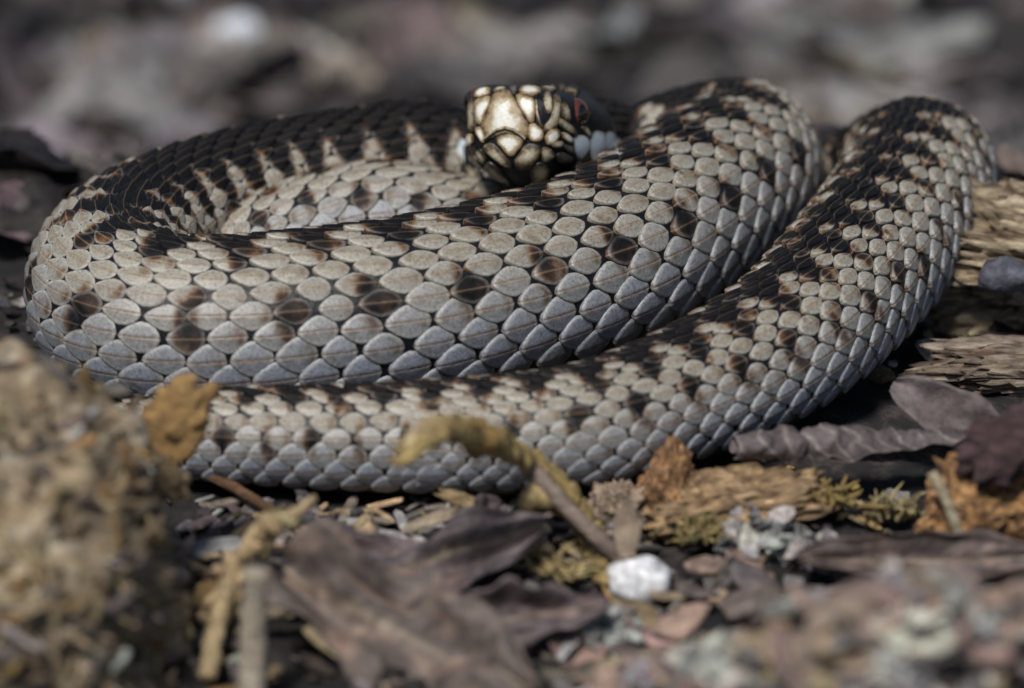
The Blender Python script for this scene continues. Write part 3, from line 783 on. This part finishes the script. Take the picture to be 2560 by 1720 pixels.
for k in range(110):
    px_ = rng.uniform(500, 1600); py_ = rng.uniform(1245, 1400)
    p = ray_ground(px_, py_, rng.uniform(1.2, 2.2))
    sz = rng.uniform(3.5, 9)
    cb = pick((C_TAUPE, 4), (C_GREY, 2.5), (C_TAN, 3), (C_PURP, 2)); c = tuple(1.35 * q for q in vary(cb, .25)); cn_ = {C_PURP: 'dark', C_TAUPE: 'brown', C_GREY: 'grey', C_TAN: 'tan'}[cb] + (' long' if sz > 6.2 else ' short')
    thing('wood_chip', rng.choice([splinter_mesh, splinter_mesh])(sz, sz * rng.uniform(.14, .3), sz * .12, 50 + k), M_LIT, c, p, cn_ + ' splintered wood chip on the soil in front of the lowest coil', 'wood chip', cn_ + ' wood chips before the lowest coil',
          (rng.uniform(-.5, .5), rng.uniform(-.45, .45), rng.uniform(-1.2, 1.2)), k, smooth=False)
# front right heap of flakes
acc = Acc()
for k in range(900):
    a = rng.uniform(0, 6.283); q = math.sqrt(rng.random())
    x = 54 + math.cos(a) * q * 56; y = -122 + math.sin(a) * q * 40
    sz = rng.uniform(5, 13)
    c = vary(pick((C_PINK, 3.2), (C_TAUPE, 1.5), (C_TAN, 2), (C_GREY, 3), (C_PALE, 2.6), (C_DARK, .5)), .25)
    acc.add(scl(rng.choice(flakes + leafs + splints[:3]), sz), (x, y, ground_h(x, y) + rng.uniform(.2, 2.6)), (rng.uniform(-.9, .9), rng.uniform(-.9, .9), rng.uniform(0, 6.3)), c)
acc.build('flake_heap', M_LIT, 'heap of pinkish and grey bark flakes before the snake', True)
for k in range(46):
    px_ = rng.uniform(1430, 2540); py_ = rng.uniform(1400, 1710)
    p = ray_ground(px_, py_, rng.uniform(2.2, 4))
    sz = rng.uniform(6, 12); cb = pick((C_PINK, 4), (C_TAUPE, 2), (C_TAN, 2)); c = vary(cb, .25); cn_ = {C_PINK: 'pinkish', C_TAUPE: 'taupe', C_TAN: 'tan'}[cb] + (' large' if sz > 9 else ' small')
    thing('bark_flake', flake_mesh(sz, sz * rng.uniform(.35, .6), .7, 200 + k, 10, rng.uniform(.1, .5)), M_LEAF, c, p, cn_ + ' curved bark flake on the front heap', 'bark flake', cn_ + ' bark flakes on the front heap',
          (rng.uniform(-.2, 1.0), rng.uniform(-.6, .6), rng.uniform(-.8, .8)), k)
for k, (px_, py_, sz) in enumerate(((1880, 1345, 13), (2010, 1370, 10), (1480, 1600, 12), (1560, 1560, 9), (2230, 1690, 13), (1760, 1660, 8), (2440, 1560, 8))):
    p = ray_ground(px_, py_, 3.5)
    V = []; 
    a_ = Acc()
    for q in range(26): a_.add(scl(rng.choice(leafs), sz * rng.uniform(.25, .5)), (rng.gauss(0, sz * .22), rng.gauss(0, sz * .15), rng.gauss(0, sz * .10)), (rng.uniform(-1.3, 1.3), rng.uniform(-1.3, 1.3), rng.uniform(0, 6.3)), vary((.44, .435, .41), .15))
    o = mk('lichen_tuft', np.vstack(a_.V), a_.F, M_MOSS, None, None, True, {'col': np.vstack(a_.C)}); o.location = Vector(p * U)
    tag(o, 'pale grey green lichen tuft on the front heap of flakes', 'lichen', 'lichen tufts on the front heap')
p = ray_ground(1602, 1470, 2.4)
thing('white_pebble', chunk_mesh(4.6, 3.0, 3.7, 3, .22, 1.2, 9), M_LIT, (.86, .87, .88), p + np.array([0, 0, 1.0]), 'bright white pebble at the edge of the front heap', 'pebble', var=.02)

# ------------------------------------------------------------------ rotten stump, front left
def stump():
    c0 = np.array([-89, -86, 8.0])
    V, F = chunk_mesh(41, 30, 38, 6, .10, 2.4, 4, 3.0, (2.6, 2.6, 2.0), .07)
    V = V + c0; V[:, 2] -= 0.16 * np.clip(V[:, 0] + 104, 0, 60)
    ctr = c0.copy(); n = len(V); col = np.ones((n, 4))
    for i, v in enumerate(V):
        d = (v - ctr) / np.linalg.norm(v - ctr)
        pit = max(0, n3(*(v * .17 + 3)) - .2) * 4 + max(0, n3(*(v * .36 + 9)) - .2) * 2.5
        V[i] = v - d * pit + d * 1.2 * n3(v[0] * .8, v[1] * .8, v[2] * .45)
        t = n3(*(v * .10)) * .5 + n3(*(v * .33)) * .6
        a_, b_ = (np.array((.38, .29, .175)), np.array((.20, .155, .105))) if t < 0 else (np.array((.38, .29, .175)), np.array((.52, .45, .35)))
        col[i, :3] = (a_ + (b_ - a_) * min(1, abs(t) * 2.6))
    o = mk('rotten_stump', V, F, M_WOOD, None, np.array([c0[0], c0[1], 0]), True, {'col': col})
    tag(o, 'crumbling tan rotten stump before the left bend of the coils', 'stump')
    bv = BVHTree.FromPolygons([tuple(v) for v in V], F)
    a = Acc()
    for k in range(260):
        px_, py_ = rng.uniform(-60, 540), rng.uniform(820, 1720); d = ray(px_, py_)
        h, nm, _, _ = bv.ray_cast(Vector(CAM + d * 400), Vector(d), 600)
        if h is None: continue
        sz = rng.uniform(3, 8); c = vary(pick((C_TAN, 4), (C_TAUPE, 2), (C_OCH, 1.2), (C_PALE, .4)), .25)
        a.add(scl(rng.choice(splints + flakes[:3]), sz), np.array(h) - np.array(nm) * .2, (rng.uniform(-1, 1), rng.uniform(-1.4, 1.4), rng.uniform(-1, 1)), c)
    q = mk('crumb_crust', np.vstack(a.V) - np.array([c0[0], c0[1], 0]), a.F, M_WOOD, o, None, True, {'col': np.vstack(a.C)}); q['kind'] = 'stuff'
    def rough_flake(L, W, t, seed):
        return chunk_mesh(L / 2, W / 2, t, 4, .28, 1.8, seed, 2.3, (3.0, 3.0, 1.2), .08)
    fl = rough_flake(15, 8.5, 1.7, 77)
    part('bark_flake', (fl[0] @ rotm(1.25, -1.1, .1).T + atY(440, 1050, -60), fl[1]), M_WOOD, (.40, .25, .10), o, 3)
    fl = rough_flake(10, 6, 1.8, 78)
    part('bark_flake', (fl[0] @ rotm(1.1, .8, .3).T + atY(395, 1190, -64), fl[1]), M_WOOD, (.36, .26, .14), o, 4)
stump()

# ------------------------------------------------------------------ big dead leaves in front
p = at(1010, 1420, 3.2)
thing('dead_leaf', leaf_mesh(43, 14, .14, .16, 21, 70, 26, .3, .32, .26), M_LEAF, leaf_col(70, 26, (.135, .112, .118), 21), p, 'long purplish dead leaf in front of the lowest coil with upturned tip', 'leaf', None, (.62, -.12, .16), 21)
p = at(1040, 1600, 5.5)
thing('dead_leaf', leaf_mesh(46, 19, .16, .16, 23, 70, 30, .3, .34, .24), M_LEAF, leaf_col(70, 30, (.15, .12, .105), 23), p, 'broad taupe dead leaf slanting down before the long purplish leaf', 'leaf', None, (.55, .10, -.62), 23)
p = at(1290, 1540, 3.5)
thing('dead_leaf', leaf_mesh(26, 9, .4, .3, 25, 50, 20, .3, .3, .2), M_LEAF, leaf_col(50, 20, (.125, .10, .105), 25), p, 'small curled slate brown dead leaf beside the front heap', 'leaf', None, (.9, 0, .1), 25)
p = at(2330, 1385, 5.0)
thing('dead_leaf', leaf_mesh(40, 8, .06, .2, 31, 60, 18, .5, .3, .2), M_LEAF, leaf_col(60, 18, (.11, .085, .08), 31), p, 'dark pointed dead leaf lying along the back of the front heap', 'leaf', None, (.85, .03, -.02), 31)
p = at(1210, 1300, 2.5)
thing('dead_leaf', leaf_mesh(9, 7, .3, .3, 27, 12, 9, .25), M_LEAF, (.15, .12, .125), p, 'small dark leaf scrap between the catkin and the long purplish leaf', 'leaf', None, (.8, .1, 1.2), 27)

thing('dry_stalk', tube_mesh([at(800, 1365, 4.5), at(900, 1430, 6.0), at(1000, 1490, 7.0), at(1085, 1512, 6.0)], [.5, 1.0, .9, .6], 8, .35, 6), M_MOSS, (.34, .22, .10), at(900, 1430, 0), 'orange brown dry stalk lying over the broad taupe leaf', 'stalk', world_verts=True)
thing('moss_scrap', chunk_mesh(4.2, 1.6, 1.0, 3, .35, 2, 91, 2.0, (4, 3, 2), .12), M_MOSS, (.40, .34, .17), at(1050, 1500, 6.0), 'yellowish moss scrap at the edge of the broad taupe leaf', 'moss', None, (.3, .1, .2), 91)
thing('wood_splinter', splinter_mesh(8, 2.2, 1.0, 92), M_WOOD, (.46, .37, .22), at(815, 1605, 5.0), 'pale yellow splinter beside the left edge of the broad taupe leaf', 'splinter', None, (.4, .3, -.7), 92, smooth=False)
# curled leaf beside the right hump
def curled_leaf():
    A_, B_ = atY(1838, 1118, -40), atY(2540, 1135, -33); ax = B_ - A_; L = np.linalg.norm(ax); ax /= L
    up = np.array([0, 0, 1.0]); sd = np.cross(ax, up); sd /= np.linalg.norm(sd); up = np.cross(sd, ax)
    nu, nv = 130, 30; V = []; C = []
    for i in range(nu + 1):
        u = i / nu
        r0 = np.interp(u, [0, .12, .2, .23, .4, .6, .8, 1], [2.6, 3.2, 4.2, 3.5, 4.9, 4.2, 5.2, 2.2]); spread = math.pi * np.interp(u, [0, .2, .5, .8, 1], [1.75, 1.5, 1.15, .95, .8])
        for j in range(nv + 1):
            v = j / nv; th = -0.80 * math.pi + v * spread * (1 + .10 * n3(u * 14, 3, v))
            ph_ = u * 13 + 1.3 * n3(u * 3, 8, 1) - 1.5 * (v - .5) ** 2 * 3 + .25 * n3(u * 8, v * 4, 3)
            ridge = max(0.0, math.cos(ph_ * 2 * math.pi)) ** 9
            net = max(0.0, 1 - abs(n3(u * 42, v * 9, 2)) * 9)
            rr = r0 * (1 - .25 * v) * (1 + .09 * n3(u * 7, v * 3, 2)) + .16 * ridge + .75 * n3(u * 17, v * 4, 7) + .35 * n3(u * 45, v * 9, 3) + .10 * net - .9 * math.exp(-((u - .22 - .03 * v) / .012) ** 2)
            sag = 1.3 * n3(u * 2.2, 4, 9)
            V.append(A_ + ax * (u * L + 1.2 * n3(v * 5, u * 3, 1)) + sd * (math.sin(th) * rr) + up * (math.cos(th) * rr * .85 + sag))
            k = min(1, ridge * .9 + net * .25); base = np.array((.10, .08, .08)) * (1 + .5 * n3(u * 9, v * 4, 12)); C.append((*(base + (np.array((.25, .215, .19)) - base) * k), 1))
    V = np.array(V); n = len(V)
    cen = A_ + ax * ((V - A_) @ ax)[:, None]; inn = V + (cen - V) * .07
    F = []
    for i in range(nu):
        for j in range(nv):
            a = i * (nv + 1) + j; q = (a, a + 1, a + nv + 2, a + nv + 1); F.append(q); F.append(tuple(x + n for x in q[::-1]))
    for j in range(nv): F.append((j, j + n, j + 1 + n, j + 1)); a = nu * (nv + 1) + j; F.append((a, a + 1, a + 1 + n, a + n))
    for i in range(nu):
        for j0 in (0, nv): a = i * (nv + 1) + j0; b = a + nv + 1; F.append((a, b, b + n, a + n))
    base = (A_ + B_) / 2; base[2] = 0
    o = mk('curled_leaf', np.vstack([V, inn]), F, M_LEAF, None, base, True, {'col': np.vstack([C, C])})
    tag(o, 'rolled grey brown dead leaf with pale veins beside the right hump', 'leaf')
    lv = leaf_mesh(24, 9, -.12, .3, 33, 24, 11, .25, .1, .09)
    part('upper_lobe', (lv[0] @ rotm(1.0, .50, -.15).T + atY(2405, 1050, -28), lv[1]), M_LEAF, (.16, .13, .125), o, 5)
curled_leaf()

# ------------------------------------------------------------------ wood pieces on the right
def wood(name, c, r_, colr, label, cat, seed, rot=(0, 0, 0), sub=4, amp=.22, fib=(1.0, 2.4, 3.4), box=2.8):
    V, F = chunk_mesh(*r_, sub + 1, amp, 1.6, seed, box, fib, .16)
    f = np.array(fib); col = np.ones((len(V), 4)); dk = np.array((.10, .055, .035)); lt = np.array(colr) * 1.35 + .06
    for i, v in enumerate(V):
        w = v / np.array(r_) * f * 2.2 + seed
        t = n3(*w) + .7 * n3(*(w * 2.7)); b = np.array(colr)
        col[i, :3] = b + (dk - b) * min(1, max(0, -t - .05) * 2.2) + (lt - b) * min(1, max(0, t - .05) * 2.0)
        V[i] = v * (1 + .035 * max(-.6, t))
    return thing(name, (V, F), M_WOOD, col, c, label, cat, None, rot, seed)
wood('rotten_log', (98, 34, 5), (32, 12, 12), (.36, .29, .19), 'tan rotten log lying beside the right hump of the snake', 'log', 41, (0, .05, -.1), 5)
wood('wood_slab', (92, 6, 1.5), (23, 7, 3.6), (.22, .175, .13), 'flat brown wood slab under the rotten log', 'wood', 42, (0, 0, .05))
p = atY(2512, 690, 18); p[2] = max(p[2], 2)
thing('dark_stone', chunk_mesh(4.2, 3.2, 3.0, 3, .2, 1.3, 43, 2.2), M_LIT, (.10, .10, .125), p, 'small slate grey stone on the rotten log', 'stone')
o = wood('bark_chunk', at(1665, 1235, 2.6), (4.6, 3.6, 8.6), (.36, .20, .09), 'pointed orange brown bark chunk under the lowest coil', 'bark', 44, (.1, .12, .3), 4, .22, (2.2, 2.2, 1.4), 1.7)
wood('wood_chunk', at(1850, 1265, 2.0), (12.5, 5, 4.2), (.37, .25, .13), 'ochre crumbling wood piece between the bark chunk and the curled leaf', 'wood', 45, (.2, -.08, .15), 4, .3, (1.4, 2.4, 3))
wood('wood_chunk', at(1545, 1265, 1.5), (4.2, 3.2, 3.6), (.34, .26, .19), 'pale crumbly wood knob left of the orange bark chunk', 'wood', 46, (0, 0, 0), 4, .35, (2.2, 2.2, 2.2), 2.1)
o = wood('wood_chunk', at(2475, 1275, 4.5), (9.5, 6, 10.5), (.42, .23, .09), 'bright orange wood lump with dark bark below the curled leaf', 'wood', 47, (0, .25, .2), 4, .22, (1.6, 2, 2.4), 2.4)
fl = chunk_mesh(7.5, 4.6, 1.6, 4, .3, 1.8, 79, 2.3, (2.5, 2.5, 1.2), .08)
q = part('bark', (fl[0] @ rotm(1.0, -.5, .3).T + atY(2515, 1110, -54), fl[1]), M_WOOD, (.075, .045, .045), o, 8); q['label'] = 'dark purplish bark on the lump'
# pale stick against the lump
thing('straw', tube_mesh([atY(2330, 1180, -58), atY(2370, 1260, -60), atY(2400, 1340, -62)], [.9, .85, .8], 8, .1), M_WOOD, (.42, .36, .24), at(2400, 1340, 0), 'pale broken straw leaning on the orange wood lump', 'straw', world_verts=True)
def tuft(cpt, n, size, colr, label, seed):
    r = random.Random(seed); a = Acc()
    for k in range(n):
        b = np.array([r.gauss(0, size * .35), r.gauss(0, size * .2), -1.0]); d = np.array([r.uniform(-1, 1), r.uniform(-.8, .4), r.uniform(.3, 1.2)]); d /= np.linalg.norm(d)
        l_ = size * r.uniform(.4, .9); bend = np.array([r.uniform(-1, 1), r.uniform(-1, 1), -.4]) * l_ * .35
        a.add(tube_mesh([b, b + d * l_ * .5, b + d * l_ + bend], [size * .07, size * .06, size * .025], 6, .3, k), (0, 0, 0), (0, 0, 0), vary(colr, .35))
    o = mk('moss_tuft', np.vstack(a.V), a.F, M_MOSS, None, None, True, {'col': np.vstack(a.C)}); o.location = Vector(np.asarray(cpt) * U)
    tag(o, label, 'moss')
tuft(at(2060, 1240, 3.5), 60, 6.5, (.26, .19, .07), 'olive brown dry moss tuft on the ochre wood piece', 1)
tuft(at(1760, 1330, 2.0), 60, 6.0, (.24, .19, .08), 'dry moss tuft below the pointed bark chunk', 2)
tuft(at(2240, 1270, 2.0), 50, 6.0, (.28, .23, .12), 'straw coloured moss tuft beside the orange wood lump', 3)
tuft(at(1400, 1420, 1.5), 50, 5.5, (.32, .25, .12), 'yellowish moss tuft at the foot of the arching shoot', 4)

# ------------------------------------------------------------------ arching moss shoot in front of the lowest coil
def shoot():
    Yf = -52
    P = [atY(*q, Yf) for q in ((1010, 1130), (1065, 1090), (1130, 1062), (1200, 1095), (1270, 1120), (1345, 1165), (1410, 1225), (1455, 1290), (1480, 1350))] + [at(1505, 1440, 0.3)]
    for k_i, yy in enumerate((-84, -80, -74, -66, -58)): P[k_i] = atY(*((1010, 1130), (1065, 1090), (1130, 1062), (1200, 1095), (1270, 1120))[k_i], yy)
    base = P[-1].copy()
    rr = [1.1, 2.0, 1.5, 2.2, 1.7, 1.3, 1.4, 1.4, 1.3, 1.2]
    V, F = tube_mesh(P, rr, 14, .42, 3)
    xs = V[:, 0]; t = np.clip((xs - P[0][0]) / (P[4][0] - P[0][0]), 0, 1)
    stops = np.array([(.46, .37, .22), (.44, .33, .17), (.20, .12, .04), (.34, .20, .06), (.32, .22, .08)])
    col = np.ones((len(V), 4)); col[:, :3] = np.stack([np.interp(t * 4, range(5), stops[:, k]) for k in range(3)], 1)
    o = mk('moss_shoot', V, F, M_MOSS, None, base, True, {'col': col})
    tag(o, 'arching golden dry moss shoot standing before the lowest coil', 'moss')
    # overlapping leaflets along the lower half
    lf_ = chunk_mesh(2.0, .8, 1.05, 2, .2, 1.5, 8, 2.0); me = None
    C = catmull(np.column_stack([np.array(P), np.zeros(len(P))]), .8)
    for k in range(66):
        i = int(len(C) * (k + .5) / 66); c = C[i, :3]; T = C[min(i + 1, len(C) - 1), :3] - C[max(i - 1, 0), :3]; T /= np.linalg.norm(T)
        side = 1 if k % 2 else -1
        off = np.array([side * 1.15 * T[2] * -1, -.9 - .3 * (k % 3), side * 1.15 * T[0]])
        ang = math.atan2(T[2], T[0])
        if me is None:
            q = mk('leaflet', lf_[0], lf_[1], M_MOSS, o, None, True, {'col': col_attr(len(lf_[0]), (.42, .31, .13), .25, 4)}); me = q.data
        else:
            q = bpy.data.objects.new('leaflet', me); COL.objects.link(q); q.parent = o
        q.location = Vector((c + off - base) * U); q.rotation_euler = (0, -ang + side * .35, 0); s_ = rng.uniform(.75, 1.15); q.scale = (s_, s_, s_)
    P2 = [at(1330, 1400, .5), atY(1312, 1300, -55), atY(1335, 1248, -55), atY(1385, 1245, -55), atY(1410, 1275, -54)]
    part('side_shoot', tube_mesh(P2, [1.0, 1.5, 2.2, 2.2, 1.4], 10, .25, 5), M_MOSS, (.34, .26, .12), o, 6)
shoot()
thing('dry_stalk', tube_mesh([atY(1235, 1060, -50), atY(1310, 1140, -53), atY(1390, 1240, -57), atY(1470, 1320, -60), at(1570, 1420, .5)], [.8, 1.1, 1.2, 1.2, 1.1], 8, .15, 2), M_WOOD, (.25, .195, .16), at(1570, 1420, 0), 'grey brown dry stalk leaning across the golden moss shoot', 'stalk', world_verts=True)
thing('dry_stalk', tube_mesh([atY(1290, 1140, -53), atY(1345, 1225, -55), atY(1400, 1262, -57), at(1500, 1390, 1)], [.5, .7, .7, .6], 8, .15, 4), M_WOOD, (.27, .20, .17), at(1500, 1390, 0), 'thin reddish dry stalk under the golden moss shoot', 'stalk', world_verts=True)
o = thing('catkin', chunk_mesh(4.6, 1.35, 1.35, 3, .25, 1.6, 52, 2.0, (5, 2.5, 2.5), .1), M_WOOD, (.36, .26, .14), at(1165, 1258, 3.2), 'small tan catkin on the soil under the lowest coil', 'catkin', None, (0, .42, 0), 52)
thing('grass_stem', tube_mesh([atY(1197, 1268, -52), atY(1192, 1300, -53), atY(1165, 1330, -54), at(1125, 1358, .6)], [.34, .33, .3, .28], 7, .08), M_MOSS, (.42, .37, .18), at(1125, 1358, 0), 'thin yellow curved grass stem below the catkin', 'grass stem', world_verts=True)
thing('bract', leaf_mesh(9.5, 4.2, .12, .3, 53, 14, 9, .22, .05, .06), M_LEAF, (.30, .235, .17), atY(1570, 1315, -60), 'upright tan bract below the lowest coil left of the bark chunk', 'bract', None, (0, -1.32, 1.2), 53)

# ------------------------------------------------------------------ front left sprigs and sticks
o = thing('dry_sprig', tube_mesh([at(520, 1690, 1), atY(548, 1540, -80), atY(600, 1400, -76), atY(668, 1330, -73), atY(735, 1285, -70), atY(790, 1245, -68)], [1.4, 1.5, 1.7, 1.7, 1.1, .6], 10, .25, 3), M_MOSS, (.42, .32, .18), at(520, 1690, 0), 'pale tan dry sprig rising beside the rotten stump', 'sprig', world_verts=True)
for k in range(16):
    t = k / 16; q = np.array([520, 1690]) * 0 + np.array([np.interp(t, [0, .3, .55, .8, 1], [545, 560, 600, 670, 740]), np.interp(t, [0, .3, .55, .8, 1], [1560, 1480, 1400, 1330, 1282])])
    lf_ = chunk_mesh(2.6, .9, 1.2, 2, .25, 1.5, k, 2.0)
    part('leaflet', (lf_[0] @ rotm(rng.uniform(-.5, .5), rng.uniform(-1.3, 1.3), rng.uniform(-.5, .5)).T + atY(q[0] + rng.uniform(-22, 22), q[1], -77 + rng.uniform(-1, 1)), lf_[1]), M_MOSS, vary((.42, .31, .17), .25), o, k)
thing('pale_stick', tube_mesh([at(628, 1790, .5), atY(634, 1600, -98), atY(640, 1420, -96)], [2.0, 1.9, 1.7], 12, .08), M_WOOD, (.40, .35, .27), at(628, 1790, 0), 'pale upright broken stick before the dry sprig', 'stick', world_verts=True)
thing('thin_stick', tube_mesh([at(600, 1545, 2), at(700, 1528, 2.6), at(800, 1500, 2)], [.8, .9, .6], 8, .1), M_WOOD, (.30, .24, .17), at(700, 1528, 0), 'short tan twig lying across the pale upright stick', 'twig', world_verts=True)
thing('brown_twig', tube_mesh([at(500, 1175, 3.5), at(600, 1228, 2.4), at(745, 1315, 1.2)], [.9, .85, .6], 8, .12), M_WOOD, (.16, .09, .05), at(600, 1228, 0), 'straight dark red twig under the tail end of the lowest coil', 'twig', world_verts=True)
thing('grey_chip', splinter_mesh(8, 3.2, 1.4, 64), M_WOOD, (.36, .36, .35), at(545, 1370, 1.6), 'grey fibrous wood chip beside the rotten stump', 'wood chip', None, (.4, 0, .1), 64, smooth=False)
thing('wood_splinter', splinter_mesh(11, 1.6, .9, 65), M_WOOD, (.40, .30, .20), at(830, 1335, 1.6), 'long straw coloured splinter behind the long purplish leaf', 'splinter', None, (.2, .05, -.05), 65, smooth=False)
thing('orange_splinter', splinter_mesh(14, 1.7, 1.0, 66), M_WOOD, (.42, .24, .09), at(960, 1365, 2.4), 'orange wood splinter touching the long purplish leaf', 'splinter', None, (.2, .08, -.35), 66, smooth=False)
thing('wood_splinter', splinter_mesh(9, 2.0, 1.0, 67), M_WOOD, (.38, .31, .22), at(1075, 1300, 2.2), 'broad pale splinter beside the catkin', 'splinter', None, (.3, -.2, .35), 67, smooth=False)
